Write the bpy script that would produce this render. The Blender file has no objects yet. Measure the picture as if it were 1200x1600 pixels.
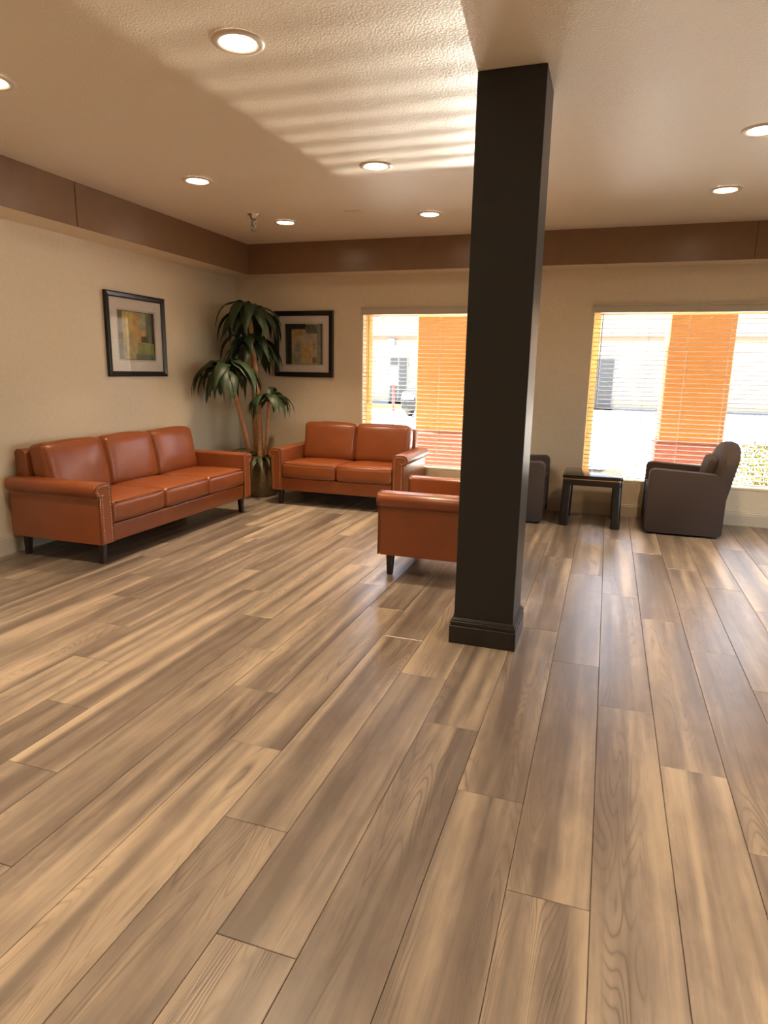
import bpy, bmesh, math, random
from mathutils import Vector, Matrix, noise
rnd = random.Random(7)
PI = math.pi
scene = bpy.context.scene
COL = scene.collection

# ------------------------------------------------------------------ camera
F_PX, YAW, PITCH, ROLL, CAM_Z = 1027.79, 0.3207, 0.2104, 0.0192, 1.415
fwd = Vector((-math.sin(YAW)*math.cos(PITCH), math.cos(YAW)*math.cos(PITCH), -math.sin(PITCH)))
r0 = Vector((math.cos(YAW), math.sin(YAW), 0)); u0 = r0.cross(fwd)
rt = r0*math.cos(ROLL) + u0*math.sin(ROLL); up = u0*math.cos(ROLL) - r0*math.sin(ROLL)
cam = bpy.data.cameras.new('camera'); cam.sensor_fit = 'VERTICAL'; cam.sensor_height = 24.0
cam.lens = F_PX/1600*24.0; cam.clip_start = 0.05; cam.clip_end = 300
camo = bpy.data.objects.new('camera', cam); COL.objects.link(camo)
camo.matrix_world = Matrix(((rt.x, up.x, -fwd.x, 0), (rt.y, up.y, -fwd.y, 0), (rt.z, up.z, -fwd.z, CAM_Z), (0, 0, 0, 1)))
scene.camera = camo

# ------------------------------------------------------------------ exposure, sky, sun
vs = scene.view_settings
vs.view_transform = 'Standard'; vs.look = 'None'; vs.exposure = 1.15; vs.gamma = 1.0; vs.use_curve_mapping = False
LAMP_W = 7.6
LAMP_COL = (1.0, 0.76, 0.50)
world = bpy.data.worlds.new('sky'); scene.world = world; world.use_nodes = True
wn = world.node_tree.nodes; wl = world.node_tree.links
bg = wn['Background']; sky = wn.new('ShaderNodeTexSky'); sky.sky_type = 'NISHITA'; sky.sun_disc = False
sky.sun_elevation = math.radians(45); sky.sun_rotation = math.radians(-70); sky.dust_density = 2.0; sky.air_density = 1.0
wl.new(sky.outputs[0], bg.inputs[0]); bg.inputs[1].default_value = 0.85

def aim(o, d): o.rotation_euler = Vector(d).to_track_quat('-Z', 'Y').to_euler()
sun = bpy.data.lights.new('sun', 'SUN'); sun.energy = 44.0; sun.angle = math.radians(0.6); sun.color = (1, .95, .86)
suno = bpy.data.objects.new('sun', sun); COL.objects.link(suno); suno.location = (-20, 15, 25); aim(suno, (0.85, -0.10, -0.85))
# sunlight thrown back up by something shiny on the ground outside: it makes the slat stripes on the ceiling
gl = bpy.data.lights.new('sun_glint', 'SPOT'); gl.energy = 3900; gl.color = (1, .93, .82); gl.shadow_soft_size = 0.05
gl.spot_size = math.radians(19); gl.spot_blend = 0.25
glo = bpy.data.objects.new('sun_glint', gl); COL.objects.link(glo); glo.location = (-1.5, 13.8, 0.03)
aim(glo, Vector((-1.22, 7.09, 1.62)) - glo.location)

# ------------------------------------------------------------------ mesh helpers
def obj(name, bm, mat, parent=None, smooth=False, mats=None):
    me = bpy.data.meshes.new(name)
    bmesh.ops.recalc_face_normals(bm, faces=bm.faces[:])
    bm.to_mesh(me); bm.free()
    if smooth:
        for p in me.polygons: p.use_smooth = True
    for m in (mats or [mat]): me.materials.append(m)
    o = bpy.data.objects.new(name, me); COL.objects.link(o)
    if parent is not None: o.parent = parent
    return o
def thing(name, label, cat, loc=(0, 0, 0), rz=0, group=None):
    o = bpy.data.objects.new(name, None); COL.objects.link(o); o.empty_display_size = 0.1
    o.location = loc; o.rotation_euler = (0, 0, rz)
    o['label'] = label; o['category'] = cat
    if group: o['group'] = group
    return o
def struct(o, label=None):
    o['kind'] = 'structure'
    if label: o['label'] = label
    return o
def inst(src, name, parent, loc=None, rot=None, scale=None):
    o = bpy.data.objects.new(name, src.data); COL.objects.link(o); o.parent = parent
    if loc is not None: o.location = loc
    if rot is not None: o.rotation_euler = rot
    if scale is not None: o.scale = scale
    return o
def copy_tree(o, parent=None):
    c = o.copy(); COL.objects.link(c)
    if parent is not None: c.parent = parent
    for ch in [k for k in bpy.data.objects if k.parent == o]: copy_tree(ch, c)
    return c
def box(bm, x0, x1, y0, y1, z0, z1, bev=0.0, seg=1, M=None):
    g = bmesh.ops.create_cube(bm, size=1.0)['verts']
    for v in g:
        v.co = Vector(((x0+x1)/2 + v.co.x*(x1-x0), (y0+y1)/2 + v.co.y*(y1-y0), (z0+z1)/2 + v.co.z*(z1-z0)))
    if bev > 0:
        es = list({e for v in g for e in v.link_edges})
        g = bmesh.ops.bevel(bm, geom=es, offset=bev, segments=seg, profile=0.5, affect='EDGES')['verts']
    if M is not None: bmesh.ops.transform(bm, matrix=M, verts=list(g))
    return bm
def B(*a, **k): return box(bmesh.new(), *a, **k)
def lathe(bm, prof, seg=24, c=(0, 0, 0)):
    rows = []
    for r, z in prof:
        if r < 1e-6: rows.append([bm.verts.new((c[0], c[1], c[2]+z))])
        else: rows.append([bm.verts.new((c[0]+r*math.cos(2*PI*i/seg), c[1]+r*math.sin(2*PI*i/seg), c[2]+z)) for i in range(seg)])
    for a, b in zip(rows, rows[1:]):
        for i in range(seg):
            j = (i+1) % seg
            if len(a) == 1 and len(b) == 1: continue
            if len(a) == 1: bm.faces.new((a[0], b[i], b[j]))
            elif len(b) == 1: bm.faces.new((a[i], a[j], b[0]))
            else: bm.faces.new((a[i], a[j], b[j], b[i]))
    return bm
def tube(bm, pts, rad, seg=8, closed=False):
    pts = [Vector(p) for p in pts]; n = len(pts); rings = []
    for i, p in enumerate(pts):
        a = pts[(i-1) % n] if (closed or i > 0) else p; b = pts[(i+1) % n] if (closed or i < n-1) else p
        t = (b-a).normalized(); ref = Vector((0, 0, 1)) if abs(t.z) < .9 else Vector((1, 0, 0))
        s = t.cross(ref).normalized(); w = s.cross(t)
        r = rad[i] if isinstance(rad, (list, tuple)) else rad
        rings.append([bm.verts.new(p + (s*math.cos(2*PI*k/seg) + w*math.sin(2*PI*k/seg))*r) for k in range(seg)])
    for i in range(n if closed else n-1):
        A, C = rings[i], rings[(i+1) % n]
        for k in range(seg):
            l = (k+1) % seg; bm.faces.new((A[k], A[l], C[l], C[k]))
    if not closed:
        bm.faces.new(rings[0][::-1]); bm.faces.new(rings[-1])
    return bm
def extrude(bm, prof, a, b, axes='xzy', bev=0.0):
    """prof: closed 2-D outline (p,q) in axes[0],axes[1]; extruded along axes[2] from a to b"""
    ix = {'x': 0, 'y': 1, 'z': 2}
    def P(p, q, t):
        v = [0, 0, 0]; v[ix[axes[0]]] = p; v[ix[axes[1]]] = q; v[ix[axes[2]]] = t; return bm.verts.new(v)
    A = [P(p, q, a) for p, q in prof]; C = [P(p, q, b) for p, q in prof]; n = len(prof)
    fs = [bm.faces.new(A[::-1]), bm.faces.new(C)]
    for i in range(n):
        j = (i+1) % n; bm.faces.new((A[i], A[j], C[j], C[i]))
    if bev > 0:
        es = list({e for f in fs for e in f.edges})
        bmesh.ops.bevel(bm, geom=es, offset=bev, segments=2, profile=0.5, affect='EDGES')
    return bm
def rpoly(pts, radii, seg=5):
    """round the corners of a closed 2-D polygon"""
    out = []; n = len(pts)
    for i in range(n):
        p = Vector(pts[i]); a = Vector(pts[i-1]); b = Vector(pts[(i+1) % n]); r = radii[i] if isinstance(radii, (list, tuple)) else radii
        if r <= 0: out.append(tuple(p)); continue
        d1 = (a-p).normalized(); d2 = (b-p).normalized(); ang = d1.angle(d2); t = r/math.tan(ang/2)
        t = min(t, (a-p).length*.49, (b-p).length*.49); r = t*math.tan(ang/2)
        c = p + (d1+d2).normalized()*(r/math.sin(ang/2)); s = p+d1*t; e = p+d2*t
        a0 = math.atan2(s.y-c.y, s.x-c.x); a1 = math.atan2(e.y-c.y, e.x-c.x)
        da = (a1-a0+PI) % (2*PI) - PI
        for k in range(seg+1):
            th = a0+da*k/seg; out.append((c.x+r*math.cos(th), c.y+r*math.sin(th)))
    return out
def cushion(bm, hx, hy, hz, r, puff=(0, 0, 0), M=None, crown=0.0, wob=0.0, seed=0, n=7):
    """softly rounded block with bulging faces"""
    def ax(h):
        rr = min(r, h*.98); e = [-h, -h+rr*.12, -h+rr*.45, -h+rr]; m = [-h+rr + (2*h-2*rr)*k/n for k in range(1, n)]
        return e+m+[-q for q in e[::-1]]
    X, Y, Z = ax(hx), ax(hy), ax(hz); V = {}
    def vert(p):
        k = tuple(round(c, 6) for c in p)
        if k in V: return V[k]
        x, y, z = p; H = (hx, hy, hz); rr = [min(r, h*.98) for h in H]
        q = Vector([max(-(h-a), min(h-a, c)) for c, h, a in zip(p, H, rr)]); d = Vector(p)-q
        if d.length > 1e-9: w = q + d.normalized()*r
        else: w = Vector(p)
        fx, fy, fz = 1-(x/hx)**2, 1-(y/hy)**2, 1-(z/hz)**2
        w.x += puff[0]*(x/hx)*math.sqrt(max(fy*fz, 0)); w.y += puff[1]*(y/hy)*math.sqrt(max(fx*fz, 0)); w.z += puff[2]*(z/hz)*math.sqrt(max(fx*fy, 0))
        if crown: w.z += crown*(z/hz)*fx
        if wob: w += Vector(noise.noise_vector(Vector((w.x*6+seed*9.1, w.y*6, w.z*6))))*wob
        if M is not None: w = M @ w
        V[k] = bm.verts.new(w); return V[k]
    for (A, C, f) in ((X, Y, lambda a, b, s: (a, b, s*hz)), (X, Z, lambda a, b, s: (a, s*hy, b)), (Y, Z, lambda a, b, s: (s*hx, a, b))):
        for s in (-1, 1):
            for i in range(len(A)-1):
                for j in range(len(C)-1):
                    vs_ = [vert(f(A[i], C[j], s)), vert(f(A[i+1], C[j], s)), vert(f(A[i+1], C[j+1], s)), vert(f(A[i], C[j+1], s))]
                    if len(set(vs_)) == 4: bm.faces.new(vs_)
    return bm

# ------------------------------------------------------------------ materials
def mat(name, col=(.5, .5, .5), rough=.5, metal=0, spec=.5, bump=None, var=None, coat=0, emit=None):
    """bump=(scale, strength, distance[, stretch]); var=(scale, amount)"""
    m = bpy.data.materials.new(name); m.use_nodes = True; nt = m.node_tree; b = nt.nodes['Principled BSDF']
    b.inputs['Base Color'].default_value = (*col, 1); b.inputs['Roughness'].default_value = rough; b.inputs['Metallic'].default_value = metal
    b.inputs['Specular IOR Level'].default_value = spec; b.inputs['Coat Weight'].default_value = coat
    tc = nt.nodes.new('ShaderNodeTexCoord')
    if var:
        n = nt.nodes.new('ShaderNodeTexNoise'); n.inputs['Scale'].default_value = var[0]; n.inputs['Detail'].default_value = 4
        nt.links.new(tc.outputs['Object'], n.inputs['Vector'])
        mr = nt.nodes.new('ShaderNodeMapRange'); mr.inputs[1].default_value = .25; mr.inputs[2].default_value = .75
        mr.inputs[3].default_value = 1-var[1]; mr.inputs[4].default_value = 1+var[1]
        nt.links.new(n.outputs[0], mr.inputs[0])
        mx = nt.nodes.new('ShaderNodeVectorMath'); mx.operation = 'SCALE'; mx.inputs[0].default_value = col
        nt.links.new(mr.outputs[0], mx.inputs[3]); nt.links.new(mx.outputs[0], b.inputs['Base Color'])
    if bump:
        n = nt.nodes.new('ShaderNodeTexNoise'); n.inputs['Scale'].default_value = bump[0]; n.inputs['Detail'].default_value = 5
        if len(bump) > 3:
            mp = nt.nodes.new('ShaderNodeMapping'); mp.inputs['Scale'].default_value = bump[3]
            nt.links.new(tc.outputs['Object'], mp.inputs[0]); nt.links.new(mp.outputs[0], n.inputs['Vector'])
        else: nt.links.new(tc.outputs['Object'], n.inputs['Vector'])
        bp = nt.nodes.new('ShaderNodeBump'); bp.inputs['Strength'].default_value = bump[1]; bp.inputs['Distance'].default_value = bump[2]
        nt.links.new(n.outputs[0], bp.inputs['Height']); nt.links.new(bp.outputs[0], b.inputs['Normal'])
    if emit:
        b.inputs['Emission Color'].default_value = (*emit[0], 1); b.inputs['Emission Strength'].default_value = emit[1]
    return m
def glass_mat(name, tint=(.95, .97, .96), rough=0.0, boost=1.0):
    m = bpy.data.materials.new(name); m.use_nodes = True; nt = m.node_tree; nt.nodes.remove(nt.nodes['Principled BSDF'])
    out = nt.nodes['Material Output']; t = nt.nodes.new('ShaderNodeBsdfTransparent'); t.inputs[0].default_value = (*tint, 1)
    g = nt.nodes.new('ShaderNodeBsdfGlossy'); g.inputs['Roughness'].default_value = rough
    lw = nt.nodes.new('ShaderNodeLayerWeight'); lw.inputs['Blend'].default_value = .5
    pw = nt.nodes.new('ShaderNodeMath'); pw.operation = 'POWER'; pw.inputs[1].default_value = 4.0; nt.links.new(lw.outputs['Facing'], pw.inputs[0])
    f = nt.nodes.new('ShaderNodeMath'); f.operation = 'MULTIPLY_ADD'; f.inputs[1].default_value = .9; f.inputs[2].default_value = .04; nt.links.new(pw.outputs[0], f.inputs[0])
    mu = nt.nodes.new('ShaderNodeMath'); mu.operation = 'MULTIPLY'; mu.inputs[1].default_value = boost; mu.use_clamp = True
    mx = nt.nodes.new('ShaderNodeMixShader')
    nt.links.new(f.outputs[0], mu.inputs[0]); nt.links.new(mu.outputs[0], mx.inputs[0]); nt.links.new(t.outputs[0], mx.inputs[1]); nt.links.new(g.outputs[0], mx.inputs[2])
    nt.links.new(mx.outputs[0], out.inputs[0]); return m

WALL = mat('cream_wall_vinyl', (.68, .56, .40), .62, bump=(220, .25, .002), var=(30, .035))
CEIL = mat('textured_ceiling_paint', (.74, .635, .495), .40, spec=.5, bump=(105, .55, .005))
FASCIA = mat('brown_fascia', (.21, .115, .056), .30, bump=(60, .08, .001, (1, 1, 12)), var=(8, .06))
TRIMW = mat('tan_baseboard', (.52, .43, .32), .45)
CHAR = mat('charcoal_paint', (.0090, .0090, .0095), .42, bump=(120, .1, .001))
BLACKP = mat('black_base_paint', (.012, .010, .009), .30)
GAP = mat('dark_joint', (.05, .035, .025), .9)
LEATHER = mat('tan_leather', (.225, .059, .016), .32, spec=.5, bump=(160, .22, .0015), var=(5, .10))
LEATHD = mat('tan_leather_welt', (.16, .045, .015), .42, bump=(160, .2, .001))
NAIL = mat('antique_brass_nail', (.46, .23, .11), .40, metal=.6)
ESPRESSO = mat('espresso_wood', (.018, .008, .006), .35)
GREYF = mat('taupe_grey_fabric', (.066, .048, .041), .95, spec=.2, bump=(500, .5, .002), var=(140, .10))
GREYW = mat('taupe_fabric_seam', (.05, .037, .031), .95)
BLACKL = mat('black_lacquer', (.012, .009, .008), .10, coat=.4)
BLACKM = mat('black_satin_wood', (.011, .009, .008), .35)
GOLD = mat('gold_line', (.70, .48, .24), .28, metal=1)
CHROME = mat('chrome', (.48, .44, .40), .22, metal=1)
LEAF = mat('dark_leaf', (.026, .046, .015), .5, bump=(40, .3, .002, (8, 1, 1)), var=(9, .35))
LEAFB = mat('base_leaf', (.055, .062, .024), .5, var=(9, .3))
CANE = mat('cane_trunk', (.50, .24, .10), .6, bump=(40, .6, .004, (1, 1, .4)), var=(25, .28))
BASKET = mat('woven_basket', (.16, .105, .045), .8, bump=(120, .7, .004, (1, 1, 3)), var=(50, .3))
SOIL = mat('moss_fill', (.06, .05, .025), 1, bump=(60, 1, .01))
FRAMEB = mat('black_picture_frame', (.012, .008, .006), .30, bump=(50, .1, .001))
MATB = mat('white_mat_board', (.66, .58, .50), .9)
MATB2 = mat('mat_bevel', (.40, .30, .22), .8)
PGLASS = glass_mat('picture_glass', (.98, .98, .98), 0.01, 1.0)
WGLASS = glass_mat('window_glass', (.96, .97, .96), 0.0, .6)
WFRAME = mat('almond_window_frame', (.60, .47, .29), .5)
SLAT = mat('white_slat', (.66, .59, .48), .45)
nt_ = SLAT.node_tree; tr_ = nt_.nodes.new('ShaderNodeBsdfTranslucent'); tr_.inputs[0].default_value = (.80, .68, .48, 1)
mx_ = nt_.nodes.new('ShaderNodeMixShader'); mx_.inputs[0].default_value = .14
nt_.links.new(nt_.nodes['Principled BSDF'].outputs[0], mx_.inputs[1]); nt_.links.new(tr_.outputs[0], mx_.inputs[2]); nt_.links.new(mx_.outputs[0], nt_.nodes['Material Output'].inputs[0])
nt_ = WFRAME.node_tree; tr_ = nt_.nodes.new('ShaderNodeBsdfTranslucent'); tr_.inputs[0].default_value = (.95, .66, .34, 1)
mx_ = nt_.nodes.new('ShaderNodeMixShader'); mx_.inputs[0].default_value = .55
nt_.links.new(nt_.nodes['Principled BSDF'].outputs[0], mx_.inputs[1]); nt_.links.new(tr_.outputs[0], mx_.inputs[2]); nt_.links.new(mx_.outputs[0], nt_.nodes['Material Output'].inputs[0])
VAL = mat('valance_paint', (.50, .42, .31), .5)
CORD = mat('ladder_cord', (.55, .47, .38), .9)
WAND = mat('tilt_wand', (.25, .19, .13), .35)
RINGM = mat('downlight_trim', (.62, .52, .42), .4)
LENS = mat('downlight_lens', (.9, .85, .75), .4, emit=((1, .86, .62), 14))
ORANGE = mat('orange_stucco', (.19, .062, .0004), .85, bump=(60, .4, .004))
REDST = mat('terracotta_stucco', (.135, .028, .012), .85, bump=(60, .4, .004))
BLDG = mat('cream_stucco_far', (.27, .215, .145), .9, bump=(12, .3, .01))
BELT = mat('terracotta_belt', (.17, .085, .045), .8)
DARKG = mat('dark_far_glass', (.045, .045, .045), .4, spec=.2)
METG = mat('grey_door_metal', (.13, .13, .125), .6)
CONC = mat('pale_concrete', (.62, .59, .54), .9, bump=(20, .3, .004), var=(3, .08))
ASPH = mat('grey_asphalt', (.16, .16, .15), .9, var=(4, .1))
YELK = mat('yellow_kerb_paint', (.34, .19, .03), .7)
CARP = mat('dark_car_paint', (.012, .013, .015), .5, spec=.25)
CARG = mat('car_glass', (.02, .035, .05), .4, spec=.3)
TYRE = mat('tyre_rubber', (.02, .02, .02), .8)
LAMPW = mat('headlight_clear', (.85, .85, .85), .1)
REDP = mat('red_paint', (.26, .03, .025), .6)
WHITEP = mat('white_paint', (.80, .80, .78), .5)
SHRUB = mat('yellow_green_leaf', (.17, .165, .012), .6, var=(9, .35))
TWIG = mat('shrub_twig', (.12, .07, .03), .8)

def wood_floor():
    m = bpy.data.materials.new('oak_vinyl_plank'); m.use_nodes = True; nt = m.node_tree; N = nt.nodes.new; L = nt.links.new
    b = nt.nodes['Principled BSDF']; tc = N('ShaderNodeTexCoord'); oi = N('ShaderNodeObjectInfo')
    sep = N('ShaderNodeCombineXYZ'); mul = N('ShaderNodeMath'); mul.operation = 'MULTIPLY'; mul.inputs[1].default_value = 73.0
    L(oi.outputs['Random'], mul.inputs[0]); L(mul.outputs[0], sep.inputs[2]); L(mul.outputs[0], sep.inputs[1])
    def coords(sx, sy):
        mp = N('ShaderNodeMapping'); mp.inputs['Scale'].default_value = (sx, sy, 1); L(tc.outputs['Object'], mp.inputs[0])
        ad = N('ShaderNodeVectorMath'); ad.operation = 'ADD'; L(mp.outputs[0], ad.inputs[0]); L(sep.outputs[0], ad.inputs[1]); return ad.outputs[0]
    def noi(v, scale, det=3, rough=.5, dist=0):
        n = N('ShaderNodeTexNoise'); n.inputs['Scale'].default_value = scale; n.inputs['Detail'].default_value = det
        n.inputs['Roughness'].default_value = rough; n.inputs['Distortion'].default_value = dist; L(v, n.inputs['Vector']); return n.outputs[0]
    def mathn(op, a, c=None, clamp=False):
        n = N('ShaderNodeMath'); n.operation = op; n.use_clamp = clamp
        for i, q in enumerate((a, c)):
            if q is None: continue
            if isinstance(q, (int, float)): n.inputs[i].default_value = q
            else: L(q, n.inputs[i])
        return n.outputs[0]
    def ramp(f, stops):
        r = N('ShaderNodeValToRGB'); e = r.color_ramp.elements
        e[0].position, e[0].color = stops[0][0], (*stops[0][1], 1); e[1].position, e[1].color = stops[-1][0], (*stops[-1][1], 1)
        for p, c in stops[1:-1]: k = e.new(p); k.color = (*c, 1)
        L(f, r.inputs[0]); return r.outputs[0]
    band = noi(coords(12, .5), 1.0, 2, .45, .3)            # broad bands along the plank
    streak = noi(coords(38, 1.1), 1.0, 3, .55, .2)         # narrower streaks
    fine = noi(coords(170, 5), 1.0, 3, .6)                 # pores
    rv = mathn('MULTIPLY', mathn('SUBTRACT', oi.outputs['Random'], .5), .11)
    t = mathn('ADD', mathn('ADD', mathn('MULTIPLY', band, .78), mathn('MULTIPLY', streak, .20)), rv)
    t = mathn('ADD', t, mathn('MULTIPLY', mathn('SUBTRACT', fine, .5), .10))
    cloud = noi(coords(16, 5), 1.0, 3, .6, .4)
    t = mathn('ADD', t, mathn('MULTIPLY', mathn('SUBTRACT', cloud, .5), .24))
    col = ramp(t, [(.33, (.100, .075, .059)), (.43, (.145, .112, .088)), (.52, (.202, .158, .122)), (.60, (.275, .214, .157)), (.70, (.335, .262, .188))])
    # cathedral figure: contour lines of a stretched noise, shown only in patches
    ring = noi(coords(8, .75), 1.0, 1.5, .4, .6)
    sn = mathn('ABSOLUTE', mathn('SINE', mathn('MULTIPLY', ring, 85.0)))
    line = mathn('POWER', mathn('SUBTRACT', 1.0, sn), 2.2)
    patch = noi(coords(6, .8), 1.3, 1, .5)
    pm = mathn('MULTIPLY', mathn('SUBTRACT', patch, .47), 6.0, True)
    lm = mathn('MULTIPLY', line, pm)
    mixc = N('ShaderNodeMix'); mixc.data_type = 'RGBA'; mixc.blend_type = 'MIX'
    L(mathn('MULTIPLY', lm, .75), mixc.inputs[0]); L(col, mixc.inputs[6]); mixc.inputs[7].default_value = (.075, .052, .040, 1)
    L(mixc.outputs[2], b.inputs['Base Color'])
    rg = mathn('ADD', .25, mathn('MULTIPLY', streak, .16)); L(rg, b.inputs['Roughness'])
    b.inputs['Specular IOR Level'].default_value = .75
    h = mathn('SUBTRACT', mathn('MULTIPLY', fine, .35), mathn('MULTIPLY', lm, .9))
    bp = N('ShaderNodeBump'); bp.inputs['Strength'].default_value = .32; bp.inputs['Distance'].default_value = .0014
    L(h, bp.inputs['Height']); L(bp.outputs[0], b.inputs['Normal'])
    return m
WOOD = wood_floor()

def art_mat(name, base, blocks, mottle=.25):
    """flat printed picture: coloured rectangles (u0,u1,v0,v1,colour,softness) over a base colour; u,v from the UV map"""
    m = bpy.data.materials.new(name); m.use_nodes = True; nt = m.node_tree; N = nt.nodes.new; L = nt.links.new
    b = nt.nodes['Principled BSDF']; b.inputs['Roughness'].default_value = .8
    tc = N('ShaderNodeTexCoord'); sp = N('ShaderNodeSeparateXYZ'); L(tc.outputs['UV'], sp.inputs[0])
    cur = None
    for (u0, u1, v0, v1, c, s) in blocks:
        fs = []
        for ax, a, d in ((0, u0, 1), (0, u1, -1), (1, v0, 1), (1, v1, -1)):
            mr = N('ShaderNodeMapRange'); mr.interpolation_type = 'SMOOTHSTEP'
            mr.inputs[1].default_value = a-s; mr.inputs[2].default_value = a+s
            mr.inputs[3].default_value = 0 if d > 0 else 1; mr.inputs[4].default_value = 1 if d > 0 else 0
            L(sp.outputs[ax], mr.inputs[0]); fs.append(mr.outputs[0])
        f = fs[0]
        for g in fs[1:]:
            mm = N('ShaderNodeMath'); mm.operation = 'MULTIPLY'; L(f, mm.inputs[0]); L(g, mm.inputs[1]); f = mm.outputs[0]
        mx = N('ShaderNodeMix'); mx.data_type = 'RGBA'; L(f, mx.inputs[0])
        if cur is None: mx.inputs[6].default_value = (*base, 1)
        else: L(cur, mx.inputs[6])
        mx.inputs[7].default_value = (*c, 1); cur = mx.outputs[2]
    n = N('ShaderNodeTexNoise'); n.inputs['Scale'].default_value = 7; n.inputs['Detail'].default_value = 5; L(tc.outputs['UV'], n.inputs['Vector'])
    mr = N('ShaderNodeMapRange'); mr.inputs[1].default_value = .3; mr.inputs[2].default_value = .7; mr.inputs[3].default_value = 1-mottle; mr.inputs[4].default_value = 1+mottle
    L(n.outputs[0], mr.inputs[0]); vm = N('ShaderNodeVectorMath'); vm.operation = 'SCALE'; L(cur, vm.inputs[0]); L(mr.outputs[0], vm.inputs[3])
    L(vm.outputs[0], b.inputs['Base Color']); return m

# ------------------------------------------------------------------ room shell
H = 2.75; XL = -4.237; YB = 7.09; XR = 5.8; YF = -3.6; FX = -3.884; FY = 6.801; ZS = 2.439
W1 = (-2.643, -0.83); W2 = (-0.196, 1.86); WT, WBOT = 2.034, 0.345
floor = struct(obj('floor', B(XL, XR, YF, YB, -.08, -.008), GAP))
struct(obj('ceiling', B(XL-.2, XR+.2, YF-.2, YB+.2, H, H+.12), CEIL))
struct(obj('wall_left', B(XL-.2, XL, YF-.2, YB+.2, -.08, H), WALL))
W4 = (1.0, 5.6); W4B, W4T = .20, 2.42
bm = bmesh.new(); box(bm, XR, XR+.2, YF-.2, W4[0], -.08, H); box(bm, XR, XR+.2, W4[1], YB+.2, -.08, H); box(bm, XR, XR+.2, W4[0], W4[1], -.08, W4B); box(bm, XR, XR+.2, W4[0], W4[1], W4T, H)
struct(obj('wall_right', bm, WALL))
struct(obj('wall_front', B(XL, XR, YF-.2, YF, -.08, H), WALL))
bm = bmesh.new()
box(bm, XL, W1[0], YB, YB+.2, -.08, H); box(bm, W1[1], W2[0], YB, YB+.2, -.08, H); box(bm, W2[1], XR, YB, YB+.2, -.08, H)
for w in (W1, W2):
    box(bm, w[0], w[1], YB, YB+.2, -.08, WBOT); box(bm, w[0], w[1], YB, YB+.2, WT, H)
struct(obj('wall_back', bm, WALL))

# floor planks: every row steps 0.4 m along, 1.6 m planks
PW, PL = 0.2265, 1.6
plank_mesh = {}
def plank(x0, y0, y1, w):
    key = (round(y1-y0, 3), round(w, 3))
    if key not in plank_mesh:
        bm = bmesh.new(); g = .0008; c = .0017; L_ = y1-y0
        lo = [(g, g), (w-g, g), (w-g, L_-g), (g, L_-g)]; hi = [(g+c, g+c), (w-g-c, g+c), (w-g-c, L_-g-c), (g+c, L_-g-c)]
        V = [[bm.verts.new((*p, z)) for p in q] for q, z in ((lo, -.008), (lo, -.0014), (hi, 0))]
        for A, C in zip(V, V[1:]):
            for i in range(4): bm.faces.new((A[i], A[(i+1) % 4], C[(i+1) % 4], C[i]))
        bm.faces.new(V[2])
        o = obj('plank', bm, WOOD, floor); plank_mesh[key] = o.data
    else:
        o = bpy.data.objects.new('plank', plank_mesh[key]); COL.objects.link(o); o.parent = floor
    o.location = (x0, y0, 0)
for n in range(-20, 26):
    x0 = .07+n*PW; x1 = min(x0+PW, XR); x0 = max(x0, XL)
    if x1-x0 < .02: continue
    off = (.02+.4*(-1-n)) % PL; y = off-PL*4
    while y < YB:
        a, c = max(y, YF), min(y+PL, YB)
        if c-a > .02: plank(x0, a, c, x1-x0)
        y += PL

# soffit along two walls with brown fascia panels
s1 = struct(obj('trim_1', B(XL, FX-.014, YF, FY-.014+.0, ZS, H), WALL), 'dropped soffit along the left wall faced with brown panels')
s2 = struct(obj('trim_2', B(XL, XR, FY, YB, ZS, H), WALL), 'dropped soffit along the window wall faced with brown panels')
def panel(parent, x0, x1, y0, y1): return obj('panel', B(x0, x1, y0, y1, ZS-.004, H, bev=.0015), FASCIA, parent)
joints = [FY+.0, 4.262, 1.72, -.82, YF]
for a, c in zip(joints, joints[1:]): panel(s1, FX-.014, FX, c+.004, a-.004 if a < FY else a)
obj('joint_backing', B(FX-.02, FX-.008, YF, FY, ZS+.002, H), GAP, s1)
jx = [FX, -1.39, 1.108, 3.6, XR]
for a, c in zip(jx, jx[1:]): panel(s2, a+.002, c-.002, FY-.014, FY)
obj('joint_backing', B(FX, XR, FY-.009, FY+.002, ZS+.002, H), GAP, s2)

def baseprof(h=.14, t=.016): return [(0, 0), (t, 0), (t, h-.035), (t-.003, h-.03), (t-.003, h-.018), (t-.008, h-.012), (t-.010, h), (0, h)]
bm = bmesh.new(); extrude(bm, [(XL+p, q) for p, q in baseprof()], YF, YB, 'xzy'); struct(obj('baseboard_left', bm, TRIMW))
bm = bmesh.new(); extrude(bm, [(YB-p, q) for p, q in baseprof()], XL+.016, XR, 'yzx'); struct(obj('baseboard_back', bm, TRIMW))
bm = bmesh.new(); extrude(bm, [(XR-p, q) for p, q in baseprof()], YF, YB-.016, 'xzy'); struct(obj('baseboard_right', bm, TRIMW))

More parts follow.
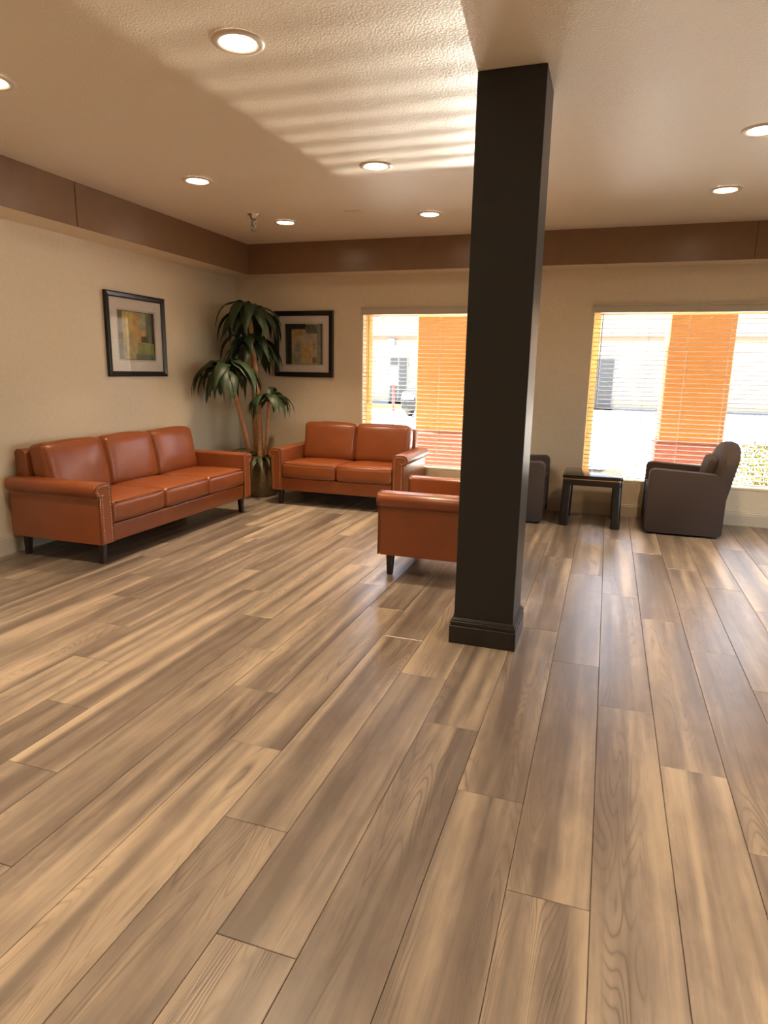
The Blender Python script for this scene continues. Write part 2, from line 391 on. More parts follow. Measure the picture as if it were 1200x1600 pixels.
# windows and blinds
def window(n, w):
    bm = bmesh.new(); fw, ft = .062, .022; y0, y1 = YB+.125, YB+.165
    box(bm, w[0], w[0]+fw, y0, y1, WBOT, WT, .004); box(bm, w[1]-fw, w[1], y0, y1, WBOT, WT, .004)
    box(bm, w[0]+fw, w[1]-fw, y0, y1, WBOT, WBOT+ft, .004); box(bm, w[0]+fw, w[1]-fw, y0, y1, WT-ft, WT, .004)
    o = struct(obj('window_%d' % n, bm, WFRAME))
    obj('pane', B(w[0]+fw-.005, w[1]-fw+.005, YB+.140, YB+.146, WBOT+ft-.004, WT-ft+.004), WGLASS, o)
    return o
window(1, W1); window(2, W2)
bm = bmesh.new()
for a, c in ((W4[0], W4[0]+.06), (3.27, 3.33), (W4[1]-.06, W4[1])): box(bm, XR+.105, XR+.165, a, c, W4B, W4T, .004)
for a, c in ((W4B, W4B+.06), (W4T-.06, W4T)): box(bm, XR+.107, XR+.163, W4[0]+.05, W4[1]-.05, a, c, .004)
w3 = struct(obj('window_3', bm, WFRAME))  # unseen right-wall window, added and sized for the daylight it lets in
for a, c in ((W4[0]+.055, 4.525), (3.125, W4[1]-.055)): obj('pane', B(XR+.130, XR+.136, a, c, W4B+.055, W4T-.055), WGLASS, w3)
def blind(w, cords, wandx, label):
    yb = YB+.048; t = thing('window_blind', label, 'blind', ((w[0]+w[1])/2, yb, WBOT), 0, 'horizontal slat blinds in the windows')
    hw = (w[1]-w[0])/2-.006; h = WT-WBOT
    # one slat: gently cupped, room-side edge a little low
    n = 4; prof = []
    top = [(-.025+.05*k/n, .0022*(1-(2*k/n-1)**2)) for k in range(n+1)]
    prof = top + [(p, q-.0028) for p, q in top[::-1]]
    tl = math.radians(5.5); prof = [(p*math.cos(tl)-q*math.sin(tl), p*math.sin(tl)+q*math.cos(tl)) for p, q in prof]
    bm = bmesh.new(); extrude(bm, prof, -hw, hw, 'yzx'); s0 = obj('slat', bm, SLAT, t, True)
    pitch = .0435; z = .052; k = 0
    for p in s0.data.polygons: p.use_smooth = False
    while z < h-.03:
        o = s0 if k == 0 else inst(s0, 'slat', t)
        o.location = (0, 0, z); o.rotation_euler = (rnd.uniform(-.012, .012), 0, 0); z += pitch; k += 1
    obj('bottom_rail', B(-hw, hw, -.025, .025, .004, .024, .004), SLAT, t)
    obj('head_rail', B(-hw, hw, -.028, .028, h-.012, h-.001), SLAT, t)
    # valance: moulded board in front of the head rail, with returns
    bm = bmesh.new(); y = -.048-.022
    pr = [(y+.02, h-.012), (y+.002, h-.012), (y, h-.006), (y, h+.045), (y-.010, h+.052), (y-.012, h+.068), (y+.02, h+.068)]
    extrude(bm, pr, -hw-.022, hw+.022, 'yzx'); obj('valance', bm, VAL, t)
    cx = (w[0]+w[1])/2
    for c in cords:
        bm = bmesh.new()
        for yy in (-.0268, .0268): tube(bm, [(c-cx, yy, .02), (c-cx, yy, h)], .0011, 5)
        obj('ladder_cord', bm, CORD, t)
    bm = bmesh.new(); tube(bm, [(wandx-cx, -.034, h-.02), (wandx-cx+.002, -.036, h-.945)], .0042, 8); tube(bm, [(wandx-cx+.002, -.036, h-.945), (wandx-cx+.002, -.036, h-.965)], .006, 8)
    obj('tilt_wand', bm, WAND, t)
    return t
blind(W1, [-2.499, -2.13, -1.771, -1.40, -1.0], -2.578, 'white slat blind in the window behind the two-seat leather sofa')
blind(W2, [-.129, .328, .684, 1.054, 1.5], -.113, 'white slat blind in the window behind the black side table and grey chairs')

# ------------------------------------------------------------------ column
colm = thing('column', 'square charcoal column with black moulded base standing mid room', 'column', (-.5265, 3.4304, 0))
obj('shaft', B(-.1555, .1555, -.157, .157, .001, H-.001, .004, 2), CHAR, colm)
bm = bmesh.new(); t_ = .0205
for (h0, h1, tt) in ((.001, .098, t_), (.098, .106, t_-.004), (.106, .124, t_-.003), (.124, .134, t_-.008), (.134, .140, t_-.013)):
    box(bm, -.1555-tt, .1555+tt, -.157-tt, .157+tt, h0, h1, .002)
obj('base_moulding', bm, BLACKP, colm)

# ------------------------------------------------------------------ ceiling fittings
def downlight(x, y, label, group=None, src=[None]):
    if src[0] is None:
        t = thing('recessed_downlight', label, 'downlight', (x, y, H))
        bm = bmesh.new(); lathe(bm, [(.074, -.001), (.076, -.006), (.088, -.010), (.104, -.008), (.110, -.003), (.111, -.0005)], 40)
        obj('trim_ring', bm, RINGM, t, True)
        bm = bmesh.new(); lathe(bm, [(0, -.0045), (.0755, -.0035), (.0755, -.001)], 40); obj('lens', bm, LENS, t)
        l = bpy.data.lights.new('lamp', 'AREA'); l.shape = 'DISK'; l.size = .14; l.energy = LAMP_W; l.color = LAMP_COL; l.spread = math.radians(82)
        lo = bpy.data.objects.new('lamp', l); COL.objects.link(lo); lo.parent = t; lo.location = (0, 0, -.014)
        src[0] = t
    else:
        t = copy_tree(src[0]); t['label'] = label
    t.location = (x, y, H); t['group'] = group or 'recessed downlights in the ceiling'
    return t
X0, X1, X2, X3 = -2.97, -1.59, .68, 2.06; R0, R1, R2 = 2.735, 4.48, 5.88
downlight(X1, R0, 'large round lit downlight nearest the top edge of the photo')
downlight(-2.95, R0, 'lit round downlight cut by the left edge of the photo')
downlight(X0, R1, 'lit round downlight above the middle of the three-seat sofa')
downlight(X1, R1, 'lit round downlight amid the light stripes left of the column top')
downlight(X0, R2, 'small lit round downlight right beside the fire sprinkler')
downlight(X1, R2, 'small lit round downlight nearest the left side of the column')
downlight(X2, 5.66, 'small lit round downlight farthest back to the right of the column')
downlight(X2, 4.41, 'lit round downlight cut by the right edge of the photo')
for x in (X0, X1, X2, X3):  # unseen downlights carrying on the grid, added to light the room
    for y in (.98, -.80, -2.5): downlight(x, y, 'lit round downlight in the ceiling, added out of view', 'downlights outside the photo')
for y in (R0, 4.41, 5.66): downlight(X3, y, 'lit round downlight in the ceiling, added out of view', 'downlights outside the photo')
downlight(X2, R0, 'lit round downlight in the ceiling, added out of view', 'downlights outside the photo')

sp = thing('fire_sprinkler', 'small chrome fire sprinkler hanging from the ceiling near the corner', 'sprinkler', (-3.10, 5.52, H))
bm = bmesh.new(); lathe(bm, [(.042, -.0005), (.040, -.006), (.026, -.010), (.024, -.022), (.021, -.030), (.0, -.030)], 24); obj('escutcheon', bm, CHROME, sp, True)
bm = bmesh.new(); lathe(bm, [(.012, -.028), (.017, -.034), (.017, -.058), (.011, -.066), (.011, -.078), (0, -.078)], 20); obj('valve_body', bm, CHROME, sp, True)
bm = bmesh.new(); tube(bm, [(-.014, 0, -.060), (-.020, 0, -.085), (-.008, 0, -.106)], .003, 8); tube(bm, [(.014, 0, -.060), (.020, 0, -.085), (.008, 0, -.106)], .003, 8)
tube(bm, [(0, 0, -.076), (0, 0, -.108)], .004, 8); obj('frame_arm', bm, CHROME, sp, True)
bm = bmesh.new(); lathe(bm, [(0, -.106), (.019, -.107), (.020, -.110), (0, -.110)], 16); obj('deflector', bm, CHROME, sp)
bm = bmesh.new(); box(bm, -.075, .075, -.075, .075, -.009, -.0005, .003)
box(bm, -.055, .055, -.055, .055, -.013, -.008, .002)
sp.scale = (1.25, 1.25, 1.25)
cp = obj('cover_plate', bm, CEIL); cp.location = (-2.20, 5.67, H); cp['label'] = 'small flat square cover plate on the ceiling between two far downlights'; cp['category'] = 'cover plate'

# ------------------------------------------------------------------ leather seating (local: faces -Y, origin on the floor at the middle)
SEATW, ARM, ROLL_R = .617, .115, .052
def arm_prof(s, W, inset=0.0):
    """cross-section of a rolled arm; s=-1 left, +1 right; outer body face at s*W/2"""
    o, i = W/2-inset, W/2-ARM+inset; top = .600-inset; pts = [(i, .157+inset), (i, top-.022)]
    for a in (150, 120, 95): pts.append((i+.022+.022*math.cos(math.radians(a)), top-.022+.022*math.sin(math.radians(a))))
    cx, cz, r = W/2-.012, .600-ROLL_R, ROLL_R-inset
    for a in range(90, -131, -20): pts.append((cx+r*math.cos(math.radians(a)), cz+r*math.sin(math.radians(a))))
    zz = cz-ROLL_R*.82
    pts = [p for p in pts if not (p[1] < zz and p[0] < o and p[1] > .2)]
    pts += [(o, zz-.004), (o, .157+inset)]
    return [(s*x, z) for x, z in pts]
def leather_seat(name, n, label, cat, loc, rz, group=None, D=.86):
    t = thing(name, label, cat, loc, rz, group); W = n*SEATW+2*ARM; yf, yb = -D/2, D/2
    # base and back frame
    bm = bmesh.new(); box(bm, -W/2+ARM-.002, W/2-ARM+.002, yf+.012, yb-.06, .157, .292, .012, 3); obj('base_rail', bm, LEATHER, t, True)
    bp = rpoly([(yb-.155, .16), (yb-.105, .77), (yb-.075, .795), (yb-.012, .795), (yb-.002, .77), (yb-.015, .16)], [0, .02, .02, .03, .02, 0], 3)
    bm = bmesh.new(); extrude(bm, bp, -W/2+ARM-.015, W/2-ARM+.015, 'yzx', .008); obj('back_frame', bm, LEATHER, t, True).data
    # arms
    for s in (-1, 1):
        bm = bmesh.new(); extrude(bm, arm_prof(s, W), yf+.02, yb-.03, 'xzy', .004); a = obj('arm', bm, LEATHER, t, True)
        a.data.set_sharp_from_angle(angle=math.radians(50))
        bm = bmesh.new(); extrude(bm, arm_prof(s, W, .004), yf, yf+.021, 'xzy', .003); p = obj('arm_front', bm, LEATHER, a, False); p['label'] = 'narrow front panel of the rolled arm'
        bm = bmesh.new(); pr = arm_prof(s, W, .001); tube(bm, [(x, yf+.004, z) for x, z in pr], .0045, 6, True); obj('piping', bm, LEATHD, a, True)
        bm = bmesh.new(); pr = arm_prof(s, W, .019); d = 0
        for (x0, z0), (x1, z1) in zip(pr, pr[1:]):
            L_ = math.hypot(x1-x0, z1-z0)
            while d < L_:
                f = d/L_; M = Matrix.Translation((x0+(x1-x0)*f, yf-.0005, z0+(z1-z0)*f)) @ Matrix.Diagonal((1, .6, 1, 1))
                bmesh.ops.create_icosphere(bm, subdivisions=1, radius=.0066, matrix=M); d += .0185
            d -= L_
        nh = obj('nailhead_trim', bm, NAIL, a, True); nh['kind'] = 'stuff'
    # seat and back cushions
    for k in range(n):
        xc = (k-(n-1)/2)*SEATW; hx = SEATW/2-.003; ys = yf+.002; dep = D-.155-.15
        bm = bmesh.new(); M = Matrix.Translation((xc, ys+dep/2+.07, .368)) @ Matrix.Rotation(math.radians(-1.5), 4, 'X')
        cushion(bm, hx, dep/2+.075, .079, .032, (.002, .010, .018), M, 0, .003, k+n*3, 8); c = obj('seat_cushion', bm, LEATHER, t, True)
        bm = bmesh.new(); hz = .079-.012
        tube(bm, [M @ Vector(q) for q in [(-hx+.02, -dep/2-.073, hz+.004), (-hx*.5, -dep/2-.077, hz+.010), (0, -dep/2-.079, hz+.012), (hx*.5, -dep/2-.077, hz+.010), (hx-.02, -dep/2-.073, hz+.004)]], .0035, 6); obj('seam', bm, LEATHD, c, True)
        bm = bmesh.new(); M = Matrix.Translation((xc+(.0 if n < 2 else 0), yb-.222, .628)) @ Matrix.Rotation(math.radians(-11), 4, 'X')
        cushion(bm, hx+.004, .082, .208, .042, (.006, .042, .010), M, .008, .006, k+n*5+1, 9); c = obj('back_cushion', bm, LEATHER, t, True)
        bm = bmesh.new(); hx2, z2 = hx-.010, .198
        for yy in (-.052,):
            pts = [(-hx2, yy, -z2+.01), (-hx2, yy, z2-.03), (-hx2+.03, yy, z2+.004), (0, yy, z2+.02), (hx2-.03, yy, z2+.004), (hx2, yy, z2-.03), (hx2, yy, -z2+.01)]
            tube(bm, [M @ Vector(q) for q in pts], .004, 6)
        obj('seam', bm, LEATHD, c, True)
    # tapered legs
    for sx in (-1, 1):
        for y in (yf+.075, yb-.09):
            bm = bmesh.new(); x = sx*(W/2-.075)
            vs_ = []
            for z, r, sh in ((0, .018, .008), (.002, .0195, .008), (.162, .0275, 0)):
                vs_.append([bm.verts.new((x+sx*sh+dx*r, y+dy*r, z)) for dx, dy in ((-1, -.7), (-.7, -1), (.7, -1), (1, -.7), (1, .7), (.7, 1), (-.7, 1), (-1, .7))])
            for A, C in zip(vs_, vs_[1:]):
                for i in range(8): bm.faces.new((A[i], A[(i+1) % 8], C[(i+1) % 8], C[i]))
            bm.faces.new(vs_[0][::-1]); bm.faces.new(vs_[-1]); obj('leg', bm, ESPRESSO, t)
    return t
leather_seat('sofa', 3, 'long tan leather three-seat sofa against the left wall under a picture', 'sofa', (-3.765, 4.725, 0), PI/2, 'tan leather seating')
leather_seat('loveseat', 2, 'tan leather two-seat sofa against the window wall beside the palm', 'sofa', (-2.60, 6.635, 0), 0, 'tan leather seating')
leather_seat('leather_armchair', 1, 'tan leather armchair half hidden behind the charcoal column', 'armchair', (-1.02, 4.655, 0), -PI/2, 'tan leather seating')

# ------------------------------------------------------------------ grey tub chairs (local: faces -Y)
def tub_chair(label, loc, rz, flip=1):
    t = thing('tub_chair', label, 'armchair', loc, rz, 'taupe upholstered tub chairs'); D = .66; Wd = .655; yf, yb = -D/2, D/2
    side = rpoly([(yf, .018), (yf+.004, .600), (yb-.10, .575), (yb-.02, .50), (yb-.012, .018)], [.035, .045, .05, .05, .03], 5)
    for s in (-1, 1):
        a, b = (s*(Wd/2-.12), s*Wd/2); bm = bmesh.new(); extrude(bm, side, min(a, b), max(a, b), 'yzx', .016); o = obj('arm', bm, GREYF, t, True); o.data.set_sharp_from_angle(angle=math.radians(55))
    bm = bmesh.new(); box(bm, -Wd/2+.118, Wd/2-.118, yf+.012, yb-.1, .020, .30, .015, 2); obj('front_panel', bm, GREYF, t, True)
    bm = bmesh.new(); cushion(bm, Wd/2-.121, .245, .075, .035, (0, .006, .016), Matrix.Translation((0, yf+.255, .375)), n=6); sc = obj('seat_cushion', bm, GREYF, t, True)
    bm = bmesh.new(); tube(bm, [(-Wd/2+.14, yf+.010, .432), (0, yf+.004, .440), (Wd/2-.14, yf+.010, .432)], .004, 6); obj('seam', bm, GREYW, sc, True)
    # back: arched slab, leaning, rounded over the top
    LEAN = lambda z: max(0, z-.35)*.20
    bm = bmesh.new(); cushion(bm, Wd/2-.001, .074, .415, .060, (0, .008, 0), Matrix.Translation((0, 0, .435)), n=8)
    for v in bm.verts:
        if v.co.z > .45: v.co.z = .45+(v.co.z-.45)*(1.0-.42*(abs(v.co.x)/(Wd/2))**3.2)
        v.co.y += yb-.078 + LEAN(v.co.z)
    o = obj('backrest', bm, GREYF, t, True); o.data.set_sharp_from_angle(angle=math.radians(60))
    bm = bmesh.new(); cushion(bm, Wd/2-.122, .04, .150, .038, (0, .022, .0), Matrix.Translation((0, yb-.135, .56)) @ Matrix.Rotation(math.radians(-11), 4, 'X'), .008, n=6); obj('back_cushion', bm, GREYF, o, True)
    bm = bmesh.new(); pts = []
    for k in range(25):
        x = (k/12-1)*(Wd/2-.006); z = .45+.385*(1.0-.42*(abs(x)/(Wd/2))**3.2); pts.append((x, yb-.118+LEAN(z), z))
    tube(bm, pts, .0035, 6); obj('seam', bm, GREYW, o, True)
    for sx in (-1, 1):
        for y in (yf+.07, yb-.09):
            bm = bmesh.new(); lathe(bm, [(0, 0), (.018, 0), (.02, .006), (.02, .020), (0, .020)], 12, (sx*(Wd/2-.07), y, 0)); obj('glide', bm, BLACKM, t)
    return t
tub_chair('taupe grey tub chair right of the black side table, facing left', (.742, 6.69, 0), -PI/2)
tub_chair('taupe grey tub chair left of the black side table, half behind the column', (-.842, 6.69, 0), PI/2)

# ------------------------------------------------------------------ side table
tb = thing('side_table', 'square black side table with gold line between the two grey chairs', 'table', (-.075, 6.675, 0))
def rsq(h, r): return rpoly([(-h, -h), (h, -h), (h, h), (-h, h)], r, 5)
bm = bmesh.new(); extrude(bm, rsq(.272, .035), .458, .492, 'xyz', .009); o = obj('tabletop', bm, BLACKL, tb, True); o.data.set_sharp_from_angle(angle=math.radians(40))
bm = bmesh.new(); extrude(bm, rsq(.266, .033), .4485, .4585, 'xyz'); o = obj('gold_line', bm, GOLD, tb, True); o['label'] = 'thin gold line under the tabletop'; o.data.set_sharp_from_angle(angle=math.radians(40))
bm = bmesh.new(); extrude(bm, rsq(.268, .034), .395, .449, 'xyz', .004); o = obj('apron', bm, BLACKM, tb, True); o.data.set_sharp_from_angle(angle=math.radians(40))
for sx in (-1, 1):
    for sy in (-1, 1):
        bm = bmesh.new(); q = rpoly([(0, 0), (.082, 0), (.082, .082), (0, .082)], [.03, .012, .006, .012], 5)
        extrude(bm, q, 0, .40, 'xyz', .003)
        for v in bm.verts:
            k = 1-v.co.z/.40; x, y = v.co.x-.268, v.co.y-.268
            x -= .010*k; y -= .010*k; v.co.x, v.co.y = -sx*x, -sy*y
        o = obj('leg', bm, BLACKM, tb, True); o.data.set_sharp_from_angle(angle=math.radians(40))

# ------------------------------------------------------------------ pictures (local: lies in XZ, faces -Y, origin at centre of back)
def picture(label, loc, rz, w, h, fw, mw, art):
    t = thing('framed_picture', label, 'picture', loc, rz, 'framed abstract prints'); d = .030
    bm = bmesh.new(); sec = [(0, 0), (0, -d), (fw*.25, -d-.004), (fw*.8, -d+.004), (fw, -d+.012), (fw, 0)]   # (inset, y)
    cor = [(-1, -1), (1, -1), (1, 1), (-1, 1)]; R_ = [[bm.verts.new((cx*(w/2-p), y, cz*(h/2-p))) for p, y in sec] for cx, cz in cor]
    for i in range(4):
        A, C = R_[i], R_[(i+1) % 4]
        for k in range(len(sec)): bm.faces.new((A[k], A[(k+1) % len(sec)], C[(k+1) % len(sec)], C[k]))
    obj('frame', bm, FRAMEB, t)
    iw, ih = w/2-fw, h/2-fw; aw, ah = iw-mw[0], ih-mw[1]
    bm = bmesh.new()
    for a in ((-iw-.005, -aw, -ih-.005, ih+.005), (aw, iw+.005, -ih-.005, ih+.005), (-aw, aw, -ih-.005, -ah), (-aw, aw, ah, ih+.005)): box(bm, a[0], a[1], -.012, -.009, a[2], a[3])
    m_ = obj('mat_board', bm, MATB, t)
    bm = bmesh.new(); q = .012
    for a in ((-aw-q, -aw-q+.004, -ah-q, ah+q), (aw+q-.004, aw+q, -ah-q, ah+q), (-aw-q, aw+q, -ah-q, -ah-q+.004), (-aw-q, aw+q, ah+q-.004, ah+q)): box(bm, a[0], a[1], -.0135, -.0119, a[2], a[3])
    obj('inner_mat_line', bm, MATB2, m_)
    bm = bmesh.new(); vs_ = [bm.verts.new((x, -.008, z)) for x, z in ((-aw, -ah), (aw, -ah), (aw, ah), (-aw, ah))]; f = bm.faces.new(vs_); uv = bm.loops.layers.uv.new('UVMap')
    for l, c in zip(f.loops, ((0, 0), (1, 0), (1, 1), (0, 1))): l[uv].uv = c
    bk = [bm.verts.new((x, -.004, z)) for x, z in ((-aw, -ah), (aw, -ah), (aw, ah), (-aw, ah))]; bm.faces.new(bk[::-1])
    for i in range(4): bm.faces.new((vs_[i], bk[i], bk[(i+1) % 4], vs_[(i+1) % 4]))
    obj('art_print', bm, art, t)
    obj('picture_glass', B(-iw-.004, iw+.004, -.0185, -.0165, -ih-.004, ih+.004), PGLASS, t)
    return t
ART1 = art_mat('abstract_print_green_gold', (.50, .36, .12), [
    (-.1, .13, -.1, 1.1, (.10, .075, .055), .006), (.13, .45, .48, 1.1, (.55, .40, .13), .02), (.42, .62, .4, 1.1, (.50, .29, .08), .05), (.56, .80, .62, 1.1, (.34, .33, .20), .03),
    (.13, .48, -.1, .48, (.46, .36, .17), .03), (.76, .92, .36, 1.1, (.13, .14, .07), .012), (.92, 1.1, .34, 1.1, (.05, .025, .02), .008), (.62, .78, .37, .50, (.06, .045, .03), .008),
    (.50, .97, .12, .355, (.24, .27, .08), .01), (.45, .97, -.1, .13, (.10, .14, .09), .03), (-.1, 1.1, -.1, .012, (.04, .03, .02), .004), (.975, 1.1, -.1, .34, (.03, .02, .02), .004), (-.1, 1.1, .985, 1.1, (.04, .03, .02), .004)])
ART2 = art_mat('abstract_print_tan_grey', (.42, .32, .18), [
    (-.1, .08, -.1, 1.1, (.07, .05, .04), .01), (.05, .17, -.1, 1.1, (.018, .014, .014), .012), (.0, .55, .865, 1.1, (.025, .018, .016), .01), (.55, .90, .76, .98, (.12, .12, .08), .015),
    (.25, .43, .70, .83, (.42, .24, .06), .03), (.24, .42, .30, .50, (.26, .25, .18), .05), (.20, .40, .02, .25, (.27, .24, .16), .05), (.45, .72, .05, .48, (.48, .32, .12), .06), (.50, .80, .50, .74, (.42, .33, .22), .05),
    (.72, .84, .03, .18, (.22, .11, .05), .02), (.85, .94, -.1, 1.1, (.20, .19, .13), .01), (.94, 1.1, -.1, 1.1, (.05, .04, .035), .008), (-.1, 1.1, -.1, .01, (.03, .02, .015), .004)])
picture('black framed abstract print in green and gold above the three-seat sofa', (XL+.003, 5.291, 1.696), PI/2, .815, .742, .048, (.105, .105), ART1)
picture('black framed abstract print in tan and grey between the palm and the window', (-3.358, YB-.003, 1.703), 0, .735, .735, .055, (.078, .086), ART2)

# ------------------------------------------------------------------ potted palm-like plant
pl = thing('potted_plant', 'tall potted plant with drooping dark leaf crowns in the corner', 'plant', (-3.70, 6.62, 0))
prof = []
for k in range(0, 41):
    f = k/40; z = .006+f*.40; r = .150+.050*math.sin(PI*min(f*1.25, 1)**.9)*(1-.25*f); prof.append((r+.0045*math.cos(k*PI), z))
prof = [(0, .004), (.14, .004)]+prof+[(.150, .410), (.135, .405), (.130, .36), (0, .36)]
bm = bmesh.new(); lathe(bm, prof, 40); obj('basket', bm, BASKET, pl, True)
bm = bmesh.new(); lathe(bm, [(0, .372), (.05, .376), (.10, .370), (.134, .362)], 24); obj('moss', bm, SOIL, pl, True)
def leaf_mesh(L_, w, rise, drop, name, m, parent):
    """arching blade along +X from the origin, with a folded midrib"""
    bm = bmesh.new(); n = 9; rows = []; p = Vector((0, 0, 0)); ang = rise; st = L_/n
    for i in range(n+1):
        f = i/n; hw = w*math.sin(PI*min(1, .10+.90*f)**.72)*.5 if f < 1 else .0008
        hw = max(hw, .0008); nrm = Vector((-math.sin(ang), 0, math.cos(ang))); fold = hw*.42
        edge = 1+.10*math.sin(f*23)
        rows.append([bm.verts.new(p+Vector((0, s*hw*edge, 0))+nrm*(abs(s)*fold*(-1 if f > .25 else 1)*.6)) for s in (-1, -.5, 0, .5, 1)])
        p = p+Vector((math.cos(ang), 0, math.sin(ang)))*st; ang -= (rise+drop)/n*(1.7-1.4*f)
    for A, C in zip(rows, rows[1:]):
        for k in range(4): bm.faces.new((A[k], A[k+1], C[k+1], C[k]))
    return obj(name, bm, m, parent, True)
R = math.radians
lib = None
def crown(c, n, L_, rises, sz=1.0, src_cache={}):
    global lib
    first = lib is None
    if first: lib = [leaf_mesh(.62, .130, R(48), R(84), 'leaf', LEAF, pl), leaf_mesh(.60, .115, R(30), R(86), 'leaf', LEAF, pl), leaf_mesh(.52, .125, R(8), R(84), 'leaf', LEAF, pl), leaf_mesh(.66, .120, R(62), R(80), 'leaf', LEAF, pl)]
    used = set()
    for k in range(n):
        j = rises[k % len(rises)]; a = 2*PI*k/n*2.618+rnd.uniform(-.25, .25); s = L_*rnd.uniform(.85, 1.12)
        o = lib[j]; reach = max(v.co.x for v in o.data.vertices)+.03; P = Vector(c)+pl.location
        if math.cos(a) < -.05: s = min(s, (P.x-XL-.03)/(-math.cos(a))/reach)
        if math.sin(a) > .05: s = min(s, (YB-.10-P.y)/math.sin(a)/reach)
        if o.get('placed'): o = inst(o, 'leaf', pl)
        else: o['placed'] = 1
        o.location = Vector(c)+Vector((math.cos(a)*.018, math.sin(a)*.018, rnd.uniform(-.07, .03))); o.rotation_euler = (rnd.uniform(-.25, .25), rnd.uniform(-.12, .12), a); o.scale = (s, max(s, .7)*sz*rnd.uniform(.9, 1.2), s)
def cane(p0, p1, r0_, r1_, bend=.03):
    bm = bmesh.new(); n = 14; pts = []; rad = []
    for i in range(n+1):
        f = i/n; v = Vector(p0).lerp(Vector(p1), f); v.x += bend*math.sin(PI*f); pts.append(v); rad.append(r0_+(r1_-r0_)*f+(.0022 if i % 2 else 0))
    tube(bm, pts, rad, 12); obj('trunk', bm, CANE, pl, True)
# trunk feet and crown positions (local to the plant)
cane((0.01, .0, .36), (-.075, -.03, 1.99), .036, .024, .02)
cane((-.08, .05, .36), (-.10, .08, 1.66), .024, .020, -.01)
cane((-.07, -.06, .36), (-.17, -.36, 1.40), .026, .021, .02)
cane((.08, -.02, .36), (.16, -.06, 1.10), .020, .016, .0)
crown((-.075, -.03, 2.02), 30, .92, (0, 1, 0, 2, 1))
crown((-.11, .06, 1.70), 26, .90, (1, 2, 0))
crown((-.175, -.37, 1.43), 36, .94, (1, 0, 2, 1))
crown((.165, -.06, 1.12), 20, .68, (0, 1, 3, 1))
lib2 = [leaf_mesh(.30, .042, R(55), R(50), 'base_leaf', LEAFB, pl), leaf_mesh(.32, .045, R(75), R(50), 'base_leaf', LEAFB, pl)]
for k in range(20):
    o = lib2[k % 2] if k < 2 else inst(lib2[k % 2], 'base_leaf', pl); a = 2*PI*k/20+rnd.uniform(-.2, .2); s = rnd.uniform(1.05, 1.5)
    if math.cos(a) > .1: s = min(s, .25/math.cos(a)/max(v.co.x for v in lib2[k % 2].data.vertices))
    o.location = (.03+math.cos(a)*.04, -.03+math.sin(a)*.04, .385); o.rotation_euler = (rnd.uniform(-.3, .3), rnd.uniform(-.35, .25), a); o.scale = (s, s, s)

# ------------------------------------------------------------------ outside
GZ = -.05
struct(obj('ground', B(-60, 60, YB+.2, 60, GZ-.2, GZ), CONC), 'pale sunlit paving outside the windows')
def pillar(label, x0, x1):
    t = thing('porch_pillar', label, 'pillar', ((x0+x1)/2, 8.85, GZ), 0, 'orange pillars outside the windows'); h = (x1-x0)/2
    obj('shaft', B(-h, h, -.35, .35, .60, 4.2, .01), ORANGE, t)
    bm = bmesh.new(); box(bm, -h-.035, h+.035, -.385, .385, 0, .69, .01); box(bm, -h-.02, h+.02, -.37, .37, .688, .715, .008); obj('pillar_base', bm, REDST, t)
    return t
pillar('orange pillar with red base outside the window behind the two-seat sofa', -2.41, -1.735)
pillar('orange pillar with red base outside the window behind the right grey chair', .612, 1.305)

bd = thing('far_building', 'cream building with dark doors across the paved lot outside', 'building', (0, 29, GZ))
obj('wall', B(-24, 18, 0, 6, 0, 7), BLDG, bd)
obj('belt_course', B(-24, 18, -.06, .01, 2.86, 3.02, .01), BELT, bd)
obj('plinth', B(-24, 18, -.05, .01, 0, .20), METG, bd)
def far_door(x0, x1, zt, nl):
    f = obj('door', B(x0, x1, -.05, .02, .03, zt, .01), METG, bd); n = nl
    for k in range(n):
        a = x0+.08+(x1-x0-.08)*k/n; c = x0+(x1-x0-.08)*(k+1)/n
        obj('pane', B(a, c, -.07, -.04, .22, zt-.08), DARKG, f)
far_door(-9.52, -8.60, 2.14, 2); far_door(-1.10, .20, 2.22, 2)
lp = obj('wall_lamp', B(-9.52, -9.20, -.28, .0, 2.58, 2.92, .03, 2), METG, bd); obj('lamp_lens', B(-9.50, -9.22, -.27, -.03, 2.53, 2.59, .01), WHITEP, lp)
kb = obj('kerb', B(-3.5, 12, 26.9, 27.2, GZ, GZ+.15, .02), CONC); kb['label'] = 'low grey kerb before the far building, seen through the right window'; kb['category'] = 'kerb'
kb = obj('kerb', B(-9.4, -7.4, 25.6, 25.9, GZ, GZ+.16, .02), YELK); kb['label'] = 'short yellow painted kerb seen through the left window'; kb['category'] = 'kerb'
po = thing('marker_post', 'white topped red post before the dark far doorway', 'post', (-7.68, 24.0, GZ))
obj('post_shaft', B(-.05, .05, -.05, .05, 0, 1.0, .02, 2), REDP, po); obj('post_board', B(-.13, .13, -.05, .05, .98, 1.66, .02, 2), WHITEP, po)

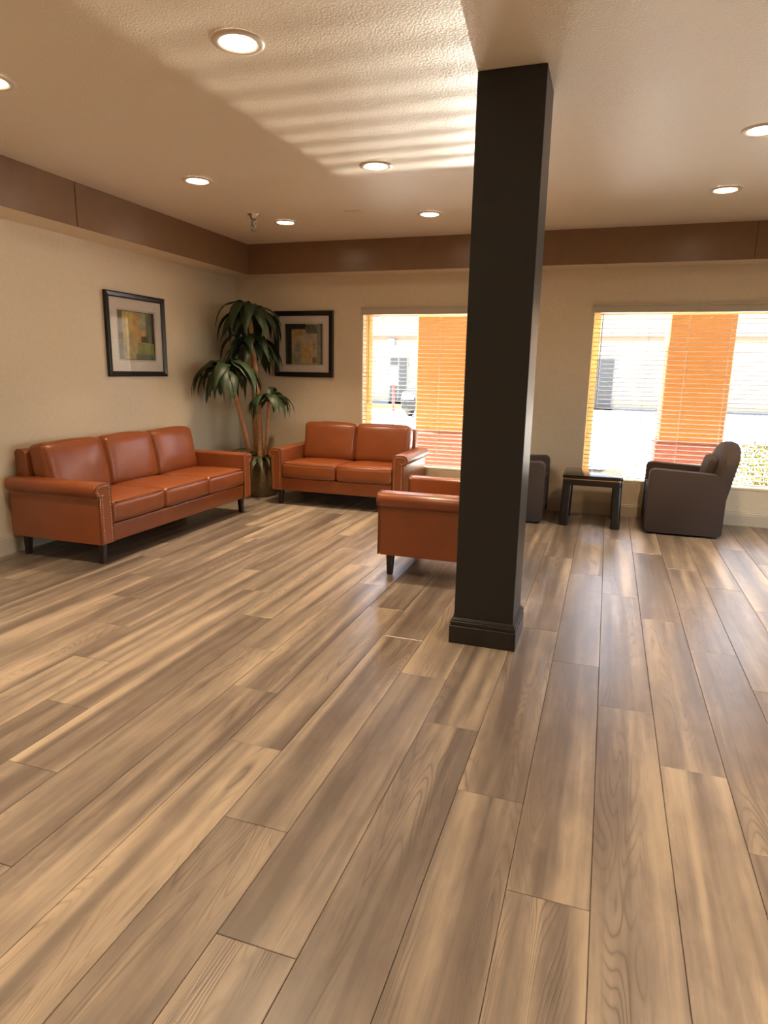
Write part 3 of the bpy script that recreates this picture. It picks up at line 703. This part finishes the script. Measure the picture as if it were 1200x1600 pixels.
car = thing('car', 'dark parked car behind the orange pillar, seen through the left window', 'car', (-5.55, 23.1, GZ))
bm = bmesh.new(); body = rpoly([(-2.2, .22), (-2.25, .62), (-2.05, .82), (-1.05, .95), (1.7, 1.0), (2.2, .92), (2.25, .45), (2.15, .22)], [.06, .1, .12, .1, .1, .1, .1, .06], 4)
extrude(bm, body, -.88, .88, 'yzx', .06); obj('body', bm, CARP, car, True).data.set_sharp_from_angle(angle=R(45))
cab = rpoly([(-1.15, .93), (-.35, 1.40), (.9, 1.42), (1.75, .97)], [.02, .12, .15, .02], 4)
bm = bmesh.new(); extrude(bm, cab, -.70, .70, 'yzx', .07); obj('cabin', bm, CARP, car, True).data.set_sharp_from_angle(angle=R(45))
bm = bmesh.new(); M = Matrix.Translation((0, -.765, 1.175)) @ Matrix.Rotation(math.atan2(.47, .80), 4, 'X'); box(bm, -.60, .60, -.40, .40, .002, .018, .004, M=M); obj('windscreen', bm, CARG, car)
for s in (-1, 1):
    bm = bmesh.new(); extrude(bm, rpoly([(-.80, .98), (-.28, 1.32), (.85, 1.34), (1.4, 1.0)], .03, 3), s*.705-.006, s*.705+.006, 'yzx'); obj('side_window', bm, CARG, car)
    bm = bmesh.new(); box(bm, s*.62-.2, s*.62+.2, -2.27, -2.12, .58, .74, .04, 2); obj('headlight', bm, LAMPW, car)
    for y in (-1.4, 1.35):
        bm = bmesh.new(); lathe(bm, [(0, -.11), (.20, -.11), (.31, -.10), (.33, -.05), (.33, .05), (.31, .10), (.20, .11), (0, .11)], 24); w = obj('wheel', bm, TYRE, car, True); w.location = (s*.80, y, .33); w.rotation_euler = (0, PI/2, 0)
obj('number_plate', B(-.26, .26, -2.29, -2.24, .40, .52), WHITEP, car); obj('grille', B(-.38, .38, -2.275, -2.20, .54, .70, .02), TYRE, car)

# flowering shrub just outside the right window
sh = thing('garden_shrub', 'yellow-green leafy shrub just outside the right window', 'shrub', (1.72, 8.22, GZ))
bm = bmesh.new()
for k in range(26):
    a = rnd.uniform(0, 2*PI); r = rnd.uniform(.1, .30); h = rnd.uniform(.35, .66)
    tube(bm, [(0.03*math.cos(a), .03*math.sin(a), 0), (r*.5*math.cos(a), r*.5*math.sin(a), h*.6), (r*math.cos(a), r*math.sin(a), h)], [.008, .006, .003], 5)
obj('stems', bm, TWIG, sh)
bm = bmesh.new()
for k in range(1500):
    a = rnd.uniform(0, 2*PI); q = rnd.random(); zz = .12+.62*q; rr = (.34*math.sqrt(max(0.05, 1-((zz-.40)/.42)**2)))*math.sqrt(rnd.random())
    c = Vector((rr*math.cos(a), rr*math.sin(a), zz)); d = Vector((rnd.uniform(-1, 1), rnd.uniform(-1, 1), rnd.uniform(-.3, 1))).normalized(); s = d.cross(Vector((rnd.random(), rnd.random(), rnd.random()-.5))).normalized(); l = rnd.uniform(.03, .055); w = l*.32
    nrm = d.cross(s)*.006
    v = [bm.verts.new(c), bm.verts.new(c+d*l*.5+s*w), bm.verts.new(c+d*l), bm.verts.new(c+d*l*.5-s*w), bm.verts.new(c+d*l*.5-nrm)]
    for i in range(4): bm.faces.new((v[i], v[(i+1) % 4], v[4]))
o = obj('foliage', bm, SHRUB, sh); o['kind'] = 'stuff'
